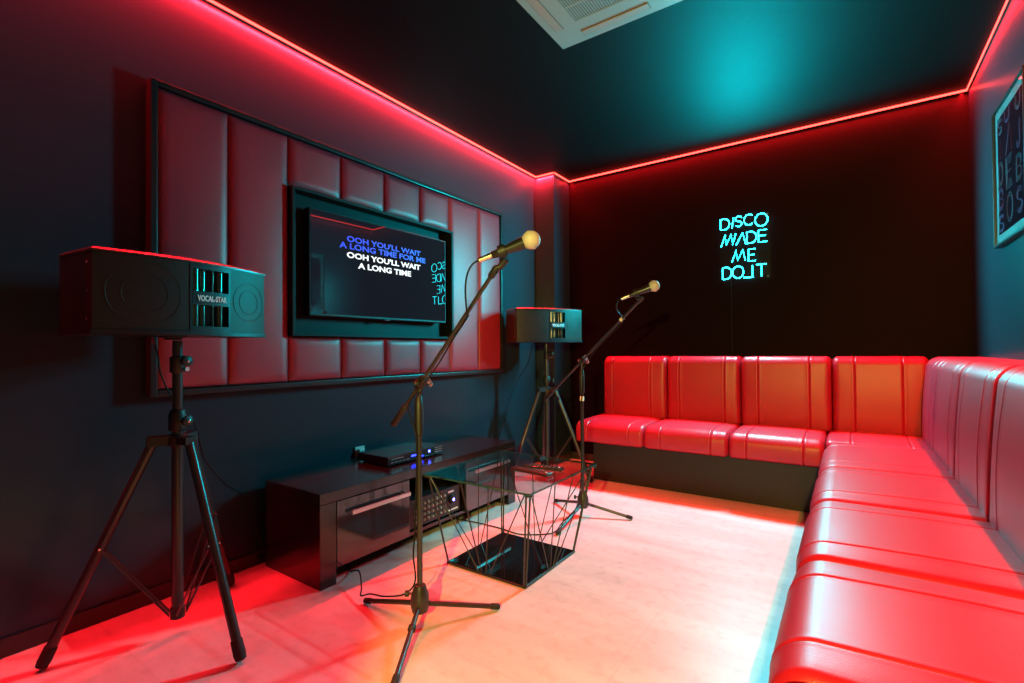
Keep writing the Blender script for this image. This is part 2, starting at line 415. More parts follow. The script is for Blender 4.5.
# ------------------------------------------------------------------ padded wall panel with television recess
PX = -2.2586
PY0, PY1, PZ0, PZ1 = 0.759, 3.139, 0.827, 2.096
FRW = 0.024
panel = root('padded_wall_panel', (XL, 0, 0), 'large red leather padded panel in a thin black frame behind the television', 'wall panel')
R_ = Vector((-XL, 0, 0))
def plink(name, bm, m, parent, rt, smooth=False):
    shift(bm, -Vector(rt)); return link(name, bm, m, parent, smooth)
PL = (XL, 0, 0)
bm = new()
box(bm, (XL + 0.001, PY0, PZ0), (PX, PY0 + FRW, PZ1), 0.003); box(bm, (XL + 0.001, PY1 - FRW, PZ0), (PX, PY1, PZ1), 0.003)
box(bm, (XL + 0.001, PY0 + FRW, PZ1 - FRW), (PX, PY1 - FRW, PZ1), 0.003); box(bm, (XL + 0.001, PY0 + FRW, PZ0), (PX, PY1 - FRW, PZ0 + FRW), 0.003)
plink('outer_frame', bm, M['black'], panel, PL)
bm = new(); box(bm, (XL + 0.0005, PY0 + FRW, PZ0 + FRW), (XL + 0.006, PY1 - FRW, PZ1 - FRW)); plink('backing_board', bm, M['void'], panel, PL)
def pad(y0, y1, z0, z1):
    """pillow shaped upholstered pad on the wall plane"""
    bm = new(); g = 0.0015; y0 += g; y1 -= g; z0 += g; z1 -= g
    w, h = y1 - y0, z1 - z0; r = 0.045
    def axis(n, L):
        s = [r * (1 - math.cos(k / 8 * PI / 2)) for k in range(9)]
        m = [r + (L - 2 * r) * k / n for k in range(1, n)]
        return s + m + [L - v for v in reversed(s)]
    A = axis(6, w); B = axis(10, h)
    def prof(d): 
        t = min(d / r, 1); return math.sqrt(max(1 - (1 - t) ** 2, 0))
    x0 = XL + 0.006; grid = []
    for a in A:
        row = []
        for c in B:
            e = prof(min(a, w - a)) * prof(min(c, h - c))
            crown = 0.006 * math.sin(PI * a / w) * min(1, math.sin(PI * c / h) * 2.5)
            row.append(bm.verts.new((x0 + 0.027 + 0.017 * e + crown, y0 + a, z0 + c)))
        grid.append(row)
    for i in range(len(A) - 1):
        for j in range(len(B) - 1): bm.faces.new((grid[i][j], grid[i + 1][j], grid[i + 1][j + 1], grid[i][j + 1]))
    border = [grid[i][0] for i in range(len(A))] + [grid[-1][j] for j in range(1, len(B))] + [grid[i][-1] for i in range(len(A) - 2, -1, -1)] + [grid[0][j] for j in range(len(B) - 2, 0, -1)]
    back = [bm.verts.new((x0, v.co.y, v.co.z)) for v in border]
    k = len(border)
    for i in range(k): bm.faces.new((border[(i + 1) % k], border[i], back[i], back[(i + 1) % k]))
    bm.faces.new(back)
    return bm
ZI0, ZI1 = PZ0 + FRW, PZ1 - FRW
YI0, YI1 = PY0 + FRW, PY1 - FRW
TR = (1.340, 2.518, 1.080, 1.823)      # television recess: y0,y1,z0,z1
for y0, y1 in ((YI0, 1.058), (1.058, TR[0]), (TR[1], 2.842), (2.842, YI1)): plink('leather_pad', pad(y0, y1, ZI0, ZI1), M['padleather'], panel, PL, True)
for y0, y1 in ((TR[0], 1.643), (1.643, 1.945), (1.945, 2.238), (2.238, TR[1])):
    plink('leather_pad', pad(y0, y1, TR[3], ZI1), M['padleather'], panel, PL, True)
    plink('leather_pad', pad(y0, y1, ZI0, TR[2]), M['padleather'], panel, PL, True)
bm = new(); w = 0.016; xf = -2.236
box(bm, (XL + 0.006, TR[0], TR[2]), (xf, TR[0] + w, TR[3]), 0.002); box(bm, (XL + 0.006, TR[1] - w, TR[2]), (xf, TR[1], TR[3]), 0.002)
box(bm, (XL + 0.006, TR[0] + w, TR[3] - w), (xf, TR[1] - w, TR[3]), 0.002); box(bm, (XL + 0.006, TR[0] + w, TR[2]), (xf, TR[1] - w, TR[2] + w), 0.002)
box(bm, (XL + 0.006, TR[0] + w, TR[2] + w), (XL + 0.010, TR[1] - w, TR[3] - w))
plink('recess_surround', bm, M['recess'], panel, PL)

# ------------------------------------------------------------------ television
TY0, TY1, TZ0, TZ1, TXF = 1.434, 2.428, 1.186, 1.739, -2.232
TVYAW = -1.0
tvl = (XL + 0.01, (TY0 + TY1) / 2, (TZ0 + TZ1) / 2)
tv = root('television', tvl, 'flat black television showing blue and white karaoke lyrics inside the padded panel', 'television')
bm = new(); box(bm, (TXF - 0.045, TY0, TZ0), (TXF, TY1, TZ1), 0.004)
box(bm, (XL + 0.0165, TY0 + 0.34, TZ0 + 0.12), (TXF - 0.0455, TY1 - 0.34, TZ1 - 0.1), 0.004); plink('casing', bm, M['matte'], tv, tvl)
bm = new(); bz = 0.008; box(bm, (TXF - 0.001, TY0 + bz, TZ0 + 0.013), (TXF + 0.0012, TY1 - bz, TZ1 - bz)); plink('screen', bm, M['screen'], tv, tvl)
bm = new(); box(bm, (TXF - 0.002, (TY0 + TY1) / 2 - 0.02, TZ0 - 0.006), (TXF + 0.001, (TY0 + TY1) / 2 + 0.02, TZ0 + 0.002), 0.001); plink('logo_tab', bm, M['chrome'], tv, tvl)
TXL = TXF + 0.0014
for body, y0, y1, z0, m in (("OOH YOU'LL WAIT", 1.655, 2.199, 1.600, 'lyric_blue'), ("A LONG TIME FOR ME", 1.608, 2.240, 1.560, 'lyric_blue'),
                            ("OOH YOU'LL WAIT", 1.655, 2.196, 1.512, 'lyric_white'), ("A LONG TIME", 1.727, 2.117, 1.461, 'lyric_white')):
    text_mesh('lyric_line', body, y1 - y0, 0.0335, M[m], tv, Vector((TXL, y0, z0)) - Vector(tvl), (0, 1, 0), (0, 0, 1), bold=0.030, depth=0.0006)

tv.rotation_euler = (0, 0, math.radians(TVYAW))
# ------------------------------------------------------------------ media console
CYA, CYB, CXF, CXB, CZ = 1.214, 2.655, -1.827, -2.258, 0.402
cl = ((CXF + CXB) / 2, (CYA + CYB) / 2, 0)
con = root('media_console', cl, 'low black gloss media console with two flap doors under the television', 'media console')
bm = new(); box(bm, (CXB, CYA, CZ - 0.046), (CXF, CYB, CZ), 0.0025); plink('top_board', bm, M['wood'], con, cl)
for y0, y1 in ((CYA, 1.292), (2.577, CYB)):
    bm = new(); box(bm, (CXB, y0, 0), (CXF, y1, CZ - 0.0465), 0.0025); plink('side_panel', bm, M['wood'], con, cl)
bm = new(); box(bm, (CXB, 1.2925, 0.060), (CXF - 0.02, 2.5765, 0.078), 0.001); plink('bottom_board', bm, M['wood'], con, cl)
bm = new(); box(bm, (CXB, 1.2925, 0.0785), (CXB + 0.008, 2.5765, CZ - 0.0465)); plink('back_board', bm, M['void'], con, cl)
for y in (1.722, 2.150):
    bm = new(); box(bm, (CXB + 0.0085, y - 0.008, 0.0785), (CXF - 0.022, y + 0.008, CZ - 0.0465)); plink('divider', bm, M['wood'], con, cl)
for y0, y1, hy0, hy1 in ((1.298, 1.718, 1.357, 1.700), (2.158, 2.572, 2.210, 2.560)):
    bm = new(); box(bm, (CXF - 0.021, y0, 0.068), (CXF - 0.002, y1, 0.352), 0.0015); d = plink('flap_door', bm, M['gloss'], con, cl)
    bm = new(); box(bm, (CXF + 0.018, hy0, 0.283), (CXF + 0.028, hy1, 0.301), 0.002)
    for y in (hy0 + 0.03, hy1 - 0.03): tube(bm, [(CXF - 0.003, y, 0.292), (CXF + 0.02, y, 0.292)], 0.005, 8)
    plink('handle', bm, M['alu'], d, cl)

# amplifier in the open bay
al = (CXF - 0.02, 1.935, 0.0785)
amp = root('karaoke_amplifier', al, 'black amplifier with rows of knobs and a violet light in the console bay', 'amplifier')
AY0, AY1, AZ0, AZ1, AXF = 1.738, 2.136, 0.087, 0.232, CXF - 0.030
bm = new(); box(bm, (AXF - 0.30, AY0 + 0.005, AZ0), (AXF - 0.006, AY1 - 0.005, AZ1 - 0.002), 0.003); plink('case', bm, M['matte'], amp, al)
bm = new(); box(bm, (AXF - 0.006, AY0, AZ0 - 0.001), (AXF, AY1, AZ1), 0.0015); plink('front_panel', bm, mat('amplifier_front_panel', (0.03, 0.028, 0.03), 0.3, metal=0.5), amp, al)
for y in (AY0 + 0.03, AY1 - 0.03):
    bm = new(); lathe(bm, (AXF - 0.03, y, 0.0786), (0, 0, 1), [(0, 0.014), (0.009, 0.016)], 14); plink('foot', bm, M['rubber'], amp, al)
M['knob'] = mat('amplifier_knob', (0.35, 0.31, 0.29), 0.3, metal=0.8)
for r in range(4):
    for c in range(8):
        y = AY0 + 0.045 + c * 0.031; z = AZ0 + 0.026 + r * 0.029
        bm = new(); lathe(bm, (AXF, y, z), (1, 0, 0), [(0, 0.0085), (0.010, 0.0072), (0.012, 0.005)], 10); plink('knob', bm, M['knob'], amp, al, True)
bm = new(); lathe(bm, (AXF, AY1 - 0.075, AZ0 + 0.078), (1, 0, 0), [(0, 0.026), (0.016, 0.023), (0.018, 0.019)], 24); kn = plink('volume_knob', bm, M['matte'], amp, al, True)
bm = new(); lathe(bm, (AXF + 0.0182, AY1 - 0.075, AZ0 + 0.078), (1, 0, 0), [(0, 0.009), (0.002, 0.007)], 14); plink('violet_light', bm, M['violet_led'], kn, al)
bm = new(); box(bm, (AXF, AY1 - 0.10, AZ1 - 0.030), (AXF + 0.001, AY1 - 0.055, AZ1 - 0.020)); plink('name_badge', bm, M['alu'], amp, al)
bm = new(); box(bm, (AXF, AY0 + 0.30, AZ0 + 0.014), (AXF + 0.0008, AY1 - 0.02, AZ0 + 0.022)); plink('marking_strip', bm, M['label'], amp, al)

# disc player on the console
dl = (-2.08, 1.90, CZ)
dp = root('disc_player', dl, 'slim black disc player with blue display on the media console', 'disc player')
DY0, DY1, DXF, DXB, DZ0, DZ1 = 1.694, 2.110, -1.958, -2.205, CZ + 0.008, CZ + 0.050
bm = new(); box(bm, (DXB, DY0, DZ0), (DXF - 0.006, DY1, DZ1), 0.002); plink('case', bm, M['playercase'], dp, dl)
bm = new(); box(bm, (DXF - 0.006, DY0 - 0.001, DZ0), (DXF, DY1 + 0.001, DZ1 + 0.001), 0.0015); fp = plink('front_panel', bm, mat('disc_player_fascia', (0.02, 0.025, 0.03), 0.12), dp, dl)
for y0, y1, z0, z1, m in ((1.855, 1.930, DZ0 + 0.018, DZ0 + 0.026, 'blue_display'), (1.900, 1.945, DZ0 + 0.006, DZ0 + 0.011, 'blue_display'), (1.985, 1.998, DZ0 + 0.019, DZ0 + 0.031, 'blue_led')):
    bm = new(); box(bm, (DXF, y0, z0), (DXF + 0.0008, y1, z1)); plink('display_light', bm, M[m], dp, dl)
for z in (DZ0 + 0.010, DZ0 + 0.022, DZ0 + 0.034):
    bm = new(); box(bm, (DXF, 2.035, z), (DXF + 0.0012, 2.095, z + 0.004)); plink('button_bar', bm, M['alu'], dp, dl)
for k in range(5):
    bm = new(); box(bm, (DXF, 1.712 + k * 0.027, DZ0 + 0.008), (DXF + 0.002, 1.732 + k * 0.027, DZ0 + 0.014), 0.0005); plink('button', bm, M['knob'], dp, dl)
bm = new(); box(bm, (DXF, 1.715, DZ0 + 0.026), (DXF + 0.001, 1.80, DZ0 + 0.029)); plink('disc_slot', bm, M['alu'], dp, dl)
for x in (DXF - 0.03, DXB + 0.03):
    for y in (DY0 + 0.03, DY1 - 0.03):
        bm = new(); lathe(bm, (x, y, CZ), (0, 0, 1), [(0, 0.011), (0.0085, 0.012)], 12); plink('foot', bm, M['rubber'], dp, dl)

# wall socket behind the player
sl = (XL, 1.80, 0.42)
so = root('wall_socket', sl, 'white wall socket half hidden behind the disc player', 'socket')
bm = new(); box(bm, (XL + 0.0005, 1.755, 0.402), (XL + 0.009, 1.820, 0.458), 0.003); plink('face_plate', bm, M['white'], so, sl)
bm = new(); box(bm, (XL + 0.0092, 1.768, 0.412), (XL + 0.030, 1.806, 0.446), 0.006); plink('plug', bm, M['white'], so, sl)

# ------------------------------------------------------------------ loudspeakers (front = local +X, width along local Y)
SW, SH, SDP, BUL = 0.574, 0.260, 0.21, 0.048
def fx(y): return 0.105 + BUL * (1 - (2 * y / SW) ** 2)
def yspan(a, b, n=14): return [a + (b - a) * k / n for k in range(n + 1)]
spk = root('loudspeaker', (-1.967, 0.742, 1.060), 'larger looking black karaoke loudspeaker on the stand nearest the camera', 'loudspeaker', 'pair of karaoke loudspeakers on stands')
hw = SW / 2
HY0, HY1 = -hw + 0.445 * SW, -hw + 0.70 * SW
def curved(bm, y0, y1, z0, z1, off0, off1):
    ys = yspan(y0, y1)
    poly = [(fx(y) + off1, y) for y in ys] + [(fx(y) + off0, y) for y in reversed(ys)]
    prism(bm, poly, z0, z1)
def cab_prism(off, z0, z1, hw_=hw):
    bm = new(); ys = yspan(-hw_, hw_)
    prism(bm, [(fx(y) + off, y) for y in ys] + [(-0.115, hw_ - 0.02), (-0.115, -hw_ + 0.012)], z0, z1); return bm
link('cabinet', cab_prism(-0.035, 0.014, SH - 0.014, hw - 0.003), M['black'], spk)
def cab_outline(off, hw_, bk):
    ys = yspan(-hw_, hw_); k = hw_ / hw
    return [(fx(y / k) + off, y) for y in ys] + [(-0.115 + bk, hw_ - 0.02), (-0.115 + bk, -hw_ + 0.012)]
bm = new(); lays = []
for off, dh, z in ((0.004, 0.0, SH - 0.0138), (0.004, 0.0, SH - 0.0085), (-0.0070, 0.009, SH)):
    lays.append([bm.verts.new((x, y, z)) for x, y in cab_outline(off, hw - dh, dh)])
for a, b_ in zip(lays, lays[1:]):
    for k in range(len(a)): bm.faces.new((a[k], a[(k + 1) % len(a)], b_[(k + 1) % len(a)], b_[k]))
bm.faces.new(list(reversed(lays[0]))); bm.faces.new(lays[-1])
link('top_panel', bm, M['rim'], spk)
link('bottom_panel', cab_prism(0.004, 0.0, 0.0138), M['black'], spk)
for y0, y1 in ((-hw + 0.004, HY0 - 0.001), (HY1 + 0.001, hw - 0.004)):
    bm = new(); curved(bm, y0, y1, 0.0145, SH - 0.0145, -0.034, -0.001)
    g = link('front_grille', bm, M['grille'], spk, True)
    yc, r = (y0 + y1) / 2, min(0.098, (y1 - y0) / 2 - 0.012)
    bm = new()
    for rr in (r, r * 0.62):
        pts = [(fx(yc + rr * math.cos(a)) - 0.0006, yc + rr * math.cos(a), SH / 2 + rr * math.sin(a)) for a in [2 * PI * k / 40 for k in range(41)]]
        tube(bm, pts, 0.0009, 6)
    link('driver_ring', bm, M['grille'], g, True)
hz = SH - 0.0145
bm = new()
for y0, y1 in ((HY0, HY0 + 0.007), (HY1 - 0.007, HY1)): curved(bm, y0, y1, 0.0145, hz, -0.034, 0.001)
curved(bm, HY0 + 0.0072, HY1 - 0.0072, 0.0145, 0.032, -0.034, 0.001); curved(bm, HY0 + 0.0072, HY1 - 0.0072, hz - 0.017, hz, -0.034, 0.001)
link('horn_frame', bm, M['black'], spk)
bm = new(); curved(bm, HY0 + 0.0073, HY1 - 0.0073, SH / 2 - 0.024, SH / 2 + 0.022, -0.034, 0.002); bd = link('badge_bar', bm, M['black'], spk)
yb0, yb1 = HY0 + 0.022, HY1 - 0.018
p0 = Vector((fx(yb0) + 0.0050, yb0, SH / 2 - 0.012)); p1 = Vector((fx(yb1) + 0.0050, yb1, SH / 2 - 0.012))
text_mesh('badge_lettering', 'VOCAL-STAR', (p1 - p0).length, 0.021, M['badge_red'], bd, p0, (p1 - p0).normalized(), (0, 0, 1), bold=0.03, depth=0.0012)
M['hornpost'] = mat('horn_gloss_black', (0.10, 0.085, 0.07), 0.18, metal=0.75)
for z0, z1 in ((0.0323, SH / 2 - 0.0243), (SH / 2 + 0.0223, hz - 0.0173)):
    bm = new()
    for yy, rr, dx in ((HY0 + 0.022, 0.0145, -0.0155), (HY0 + 0.052, 0.011, -0.022), (HY0 + 0.081, 0.003, -0.006), (HY0 + 0.114, 0.013, -0.021)):
        tube(bm, [(fx(yy) + dx, yy, z0), (fx(yy) + dx, yy, z1)], rr, 16)
    link('horn_vane', bm, M['hornpost'], spk, True)
for y in (-hw + 0.02, hw - 0.02):
    for z in (0.05, SH / 2, SH - 0.05):
        pass
for z in (0.045, SH / 2, SH - 0.045):
    bm = new(); lathe(bm, (0.075, -hw + 0.0035, z), (0, -1, 0), [(0, 0.0045), (0.0025, 0.004)], 10); link('side_screw', bm, M['chrome'], spk)
bm = new(); lathe(bm, (0, 0, -0.0002), (0, 0, -1), [(0, 0.045), (0.004, 0.045), (0.006, 0.026), (0.012, 0.026)], 20); link('pole_socket', bm, M['matte'], spk)

# ------------------------------------------------------------------ tripod speaker stands
def speaker_stand(loc, rotz, label):
    t = root('speaker_stand', loc, label, 'speaker stand', 'pair of tripod speaker stands', rotz)
    bm = new(); tube(bm, [(0, 0, 0.072), (0, 0, 0.79)], 0.0185, 16); link('lower_tube', bm, M['blackm'], t, True)
    bm = new(); tube(bm, [(0, 0, 0.785), (0, 0, 1.0445)], 0.0160, 16); link('upper_tube', bm, M['blackm'], t, True)
    bm = new(); lathe(bm, (0, 0, 0.725), (0, 0, 1), [(0, 0.026), (0.005, 0.028), (0.055, 0.028), (0.072, 0.022), (0.075, 0.0165)], 20); link('collar', bm, M['matte'], t, True)
    bm = new(); lathe(bm, (0, 0, 0.930), (0, 0, 1), [(0, 0.022), (0.004, 0.024), (0.055, 0.024), (0.060, 0.017)], 20); link('collar', bm, M['matte'], t, True)
    bm = new(); lathe(bm, (0, 0, 0.672), (0, 0, 1), [(0, 0.030), (0.003, 0.034), (0.030, 0.034), (0.036, 0.028), (0.040, 0.019)], 20)
    for k in range(3):
        a = k * 2 * PI / 3; d = Vector((math.cos(a), math.sin(a), 0)); s = Vector((-d.y, d.x, 0))
        obox(bm, d * 0.052 + Vector((0, 0, 0.693)), d * 0.034, s * 0.021, (0, 0, 0.013), 0.003)
    link('hub', bm, M['matte'], t)
    bm = new(); lathe(bm, (0, 0, 0.060), (0, 0, 1), [(0, 0.017), (0.004, 0.023), (0.040, 0.023), (0.044, 0.0188)], 18); link('brace_collar', bm, M['matte'], t, True)
    for z, yy in ((0.760, 0.027), (0.972, 0.024)):
        a = KNA; d = Vector((math.cos(a), math.sin(a), 0)); s = Vector((-d.y, d.x, 0))
        bm = new(); lathe(bm, d * yy + Vector((0, 0, z)), d, [(-0.004, 0.006), (0.014, 0.006), (0.015, 0.017), (0.020, 0.019), (0.028, 0.019), (0.032, 0.013)], 12)
        kb = link('knob', bm, M['matte'], t, True)
        bm = new(); lathe(bm, d * (yy + 0.032) + Vector((0, 0, z)), d, [(-0.002, 0.0055), (0.001, 0.0055), (0.002, 0.003)], 10); link('knob_bolt', bm, M['xlr'], kb)
    bm = new(); d = Vector((math.cos(KNA), math.sin(KNA), 0)); lathe(bm, d * 0.023 + Vector((0, 0, 0.943)), d, [(0, 0.004), (0.02, 0.004), (0.021, 0.008), (0.027, 0.008)], 10); link('safety_pin', bm, M['xlr'], t, True)
    for k in range(3):
        a = k * 2 * PI / 3; d = Vector((math.cos(a), math.sin(a), 0))
        top = d * 0.070 + Vector((0, 0, 0.690)); foot = d * 0.352 + Vector((0, 0, 0.020)); ax = (foot - top).normalized()
        bm = new(); tube(bm, [top, foot - ax * 0.02], 0.0150, 14); lg = link('leg', bm, M['blackm'], t, True)
        bm = new(); lathe(bm, foot - ax * 0.055, ax, [(0, 0.0165), (0.004, 0.0178), (0.045, 0.0185), (0.062, 0.016), (0.066, 0.008)], 16); link('rubber_foot', bm, M['rubber'], lg, True)
        q = top + (foot - top) * 0.50
        bm = new(); s = Vector((-d.y, d.x, 0))
        for sg in (-1, 1): obox(bm, (q + d * 0.024 + Vector((0, 0, 0.082))) / 2 + s * sg * 0.016, ((q - d * 0.024) - Vector((0, 0, 0.082))) / 2, s * 0.0018, Vector((0, 0, 0.006)))
        link('brace', bm, M['blackm'], t)
        bm = new(); lathe(bm, q - s * 0.021, s, [(0, 0.004), (0.042, 0.004)], 8); link('rivet', bm, M['xlr'], t)
    return t
KNA = math.radians(15 - 8)
stand1 = speaker_stand((-1.973, 0.745, 0), math.radians(7.5), 'black tripod speaker stand nearest the camera, in front of the bare left wall')
dup(stand1, (-1.955, 3.290, 0), math.radians(7), 'black tripod speaker stand in the far corner beside the column and sofa end')
spk.location = (-1.975, 0.731, 1.0595); spk.rotation_euler = (0, 0, math.radians(9.0))
spk['label'] = 'black karaoke loudspeaker on the near stand, left of the padded panel'
dup(spk, (-1.972, 3.278, 1.0595), math.radians(-30.4), 'black karaoke loudspeaker on the far stand in the corner by the column')

# speaker cables
def cable(name, pts, r, label, cat='cable', n=8, m='cable', group=None):
    bm = new(); tube(bm, smoothpath(pts, n), r, 8); o = link(name, bm, M[m], None, True); return tag(o, label, cat, group)
cable('speaker_cable', [(-2.0965, 0.712, 1.105), (-2.105, 0.712, 1.06), (-2.065, 0.715, 1.00), (-2.045, 0.718, 0.93), (-2.035, 0.750, 0.84), (-2.035, 0.815, 0.755), (-2.060, 0.850, 0.665), (-2.12, 0.897, 0.572), (-2.20, 1.009, 0.440), (-2.285, 1.137, 0.336), (-2.293, 1.190, 0.18), (-2.293, 1.24, 0.02)], 0.003, 'thin black cable hanging from the near loudspeaker down behind the console')
cable('speaker_cable', [(-2.0775, 3.340, 1.10), (-2.088, 3.345, 1.06), (-2.12, 3.340, 1.03), (-2.20, 3.384, 0.878), (-2.285, 3.322, 0.70), (-2.294, 3.10, 0.30), (-2.290, 2.80, 0.07), (-2.285, 2.70, 0.012)], 0.003, 'thin black cable slanting from the far loudspeaker across the left wall')

# ------------------------------------------------------------------ microphone stands and microphones
def mic_stand(c, J, E, low, tips, label, hub_top, grip_z, sticker=None, collar=False):
    C = Vector((c[0], c[1], 0)); t = root('microphone_stand', C, label, 'microphone stand', 'pair of boom microphone stands')
    J = Vector(J) - C; E = Vector(E) - C
    bm = new(); lathe(bm, (0, 0, 0.046), (0, 0, 1), [(0, 0.022), (0.003, 0.029), (0.030, 0.035), (0.062, 0.032), (0.098, 0.020), (0.102, 0.0125)], 20); link('base_hub', bm, M['blackm'], t, True)
    d = Vector((-0.8, -0.55, 0)).normalized()
    bm = new(); lathe(bm, d * 0.028 + Vector((0, 0, 0.112)), d, [(0, 0.004), (0.012, 0.004), (0.013, 0.011), (0.026, 0.011)], 10); link('base_knob', bm, M['matte'], t, True)
    for tip in tips:
        tp = Vector((tip[0], tip[1], 0.0125)) - C; dd = Vector((tp.x, tp.y, 0)).normalized(); st = dd * 0.025 + Vector((0, 0, 0.072)); ax = (tp - st).normalized()
        bm = new(); tube(bm, [st, tp - ax * 0.01], 0.0088, 10); lg = link('leg', bm, M['blackm'], t, True)
        if collar and tip == tips[-1]:
            q = st.lerp(tp, 0.30); bm = new(); lathe(bm, q - ax * 0.010, ax, [(0, 0.0095), (0.003, 0.0135), (0.020, 0.0135), (0.023, 0.0095)], 12); link('leg_collar', bm, M['matte'], lg, True)
        bm = new(); lathe(bm, tp - ax * 0.034, ax, [(0, 0.0098), (0.002, 0.0112), (0.030, 0.0112), (0.036, 0.008)], 12); link('rubber_tip', bm, M['rubber'], lg, True)
    bm = new(); tube(bm, [(0, 0, 0.125), (0, 0, grip_z + 0.02)], 0.0105, 12); link('lower_tube', bm, M['blackm'], t, True)
    bm = new(); lathe(bm, (0, 0, grip_z), (0, 0, 1), [(0, 0.0110), (0.004, 0.0150), (0.05, 0.0165), (0.105, 0.0165), (0.140, 0.0120), (0.145, 0.0085)], 16); link('height_clutch', bm, M['matte'], t, True)
    bm = new(); tube(bm, [(0, 0, grip_z + 0.13), (J.x, J.y, J.z - 0.012)], 0.0080, 10); link('upper_tube', bm, M['blackm'], t, True)
    ax = (E - J).normalized(); side = -ax.cross(Vector((0, 0, 1))).normalized(); upv = ax.cross(side)
    # the boom is clamped just beside the pivot
    off = -side * 0.0
    bm = new(); obox(bm, J, ax * 0.030, side * 0.013, upv * 0.014, 0.005); lathe(bm, J - side * 0.024, side, [(0, 0.012), (0.004, 0.014), (0.044, 0.014), (0.048, 0.012)], 14)
    cl_ = link('boom_clamp', bm, M['matte'], t)
    bm = new(); lathe(bm, J + side * 0.024, side, [(0, 0.005), (0.012, 0.005), (0.013, 0.007), (0.017, 0.006)], 10); obox(bm, J + side * 0.040 + upv * 0.012, side * 0.004, ax * 0.006, upv * 0.026, 0.002); link('wing_screw', bm, M['alu'], cl_)
    bm = new(); lathe(bm, J - side * 0.024, -side, [(0, 0.007), (0.003, 0.007), (0.005, 0.004)], 12); link('clamp_bolt', bm, M['xlr'], cl_)
    Lo = J - ax * low
    bm = new(); tube(bm, [Lo + ax * 0.05, E], 0.0070, 10); link('boom_arm', bm, M['blackm'], t, True)
    bm = new(); lathe(bm, Lo, ax, [(0, 0.010), (0.003, 0.0125), (0.115, 0.0125), (0.122, 0.0075)], 14); link('counterweight', bm, M['matte'], t, True)
    bm = new(); lathe(bm, E - ax * 0.022, ax, [(0, 0.0075), (0.004, 0.0115), (0.034, 0.0125), (0.045, 0.0085)], 12); link('boom_end_joint', bm, M['matte'], t, True)
    if sticker:
        bm = new(); lathe(bm, (0, 0, sticker - 0.014), (0, 0, 1), [(0, 0.0128), (0.028, 0.0128)], 14); link('pale_collar_sticker', bm, M['label'], t, True)
    return t, ax, side, upv

def microphone(ball, tail, E, bax, label):
    ball, tail = Vector(ball), Vector(tail); ax = (ball - tail).normalized(); Lt = (ball - tail).length
    O = (ball + tail) / 2
    t = root('microphone', O, label, 'microphone', 'pair of wired vocal microphones')
    s = tail - O; b0 = ball - O
    br = 0.0285
    bm = new(); lathe(bm, s + ax * 0.046, ax, [(0, 0.0098), (0.003, 0.0115), (0.05, 0.0140), (Lt - 0.046 - 0.020, 0.0205), (Lt - 0.046 - 0.014, 0.0215)], 22); link('handle_body', bm, M['black'], t, True)
    bm = new(); lathe(bm, b0, ax, [(-0.022, 0.0215)] + [(br * math.sin(a) * 1.0, br * math.cos(a)) for a in [math.radians(v) for v in (-45, -32, -20, -10, -4)]] + [(br * math.sin(math.radians(v)), br * math.cos(math.radians(v))) for v in (4, 12, 24, 36, 48, 60, 72, 82)] + [(br, 0)], 26)
    g = link('wire_grille', bm, M['micmesh'], t, True)
    bm = new(); lathe(bm, b0, ax, [(-0.0035, br - 0.001), (-0.003, br + 0.0012), (0.003, br + 0.0012), (0.0035, br - 0.001)], 26); link('grille_band', bm, M['micmesh'], g, True)
    bm = new(); lathe(bm, s, ax, [(0, 0.005), (0.004, 0.0085), (0.040, 0.0092), (0.0462, 0.0092)], 16); link('cable_connector', bm, M['xlr'], t, True)
    # clip that holds the mic on the boom end (moves with the stand, returned separately)
    return t, ax

def clip(stand, C, E, bax, mp, max_, label=None):
    """holder from the boom end joint to the microphone body"""
    C = Vector((c0 := C[0], C[1], 0)); E = Vector(E) - C; mp = Vector(mp) - C; ax = Vector(max_).normalized()
    up = (E - mp) - ax * (E - mp).dot(ax); up.normalize()
    bm = new(); lathe(bm, mp - ax * 0.024, ax, [(0.012, 0.0186), (0.012, 0.0203), (0.034, 0.0213), (0.034, 0.0199)], 22, True)
    tube(bm, [mp + up * 0.0275, mp + up * 0.036 + (E - mp - up * 0.036) * 0.5, E + bax * 0.016], [0.012, 0.010, 0.009], 10)
    link('microphone_clip', bm, M['matte'], stand, True)

# near stand
c1 = (-1.305, 1.275); J1 = (-1.300, 1.280, 0.882); E1 = (-0.912, 1.217, 1.246)
st1, ax1, sd1, up1 = mic_stand(c1, J1, E1, 0.255, [(-1.591, 1.255), (-1.123, 1.515), (-1.120, 0.985)], 'black boom microphone stand in the foreground, in front of the coffee table', 0.15, 0.690, collar=True)
ball1, tail1 = (-0.789, 1.242, 1.334), (-0.940, 1.173, 1.278)
m1, ma1 = microphone(ball1, tail1, E1, ax1, 'near microphone with golden ball grille in front of the padded panel')
clip(st1, c1, E1, ax1, Vector(tail1).lerp(Vector(ball1), 0.47), ma1)
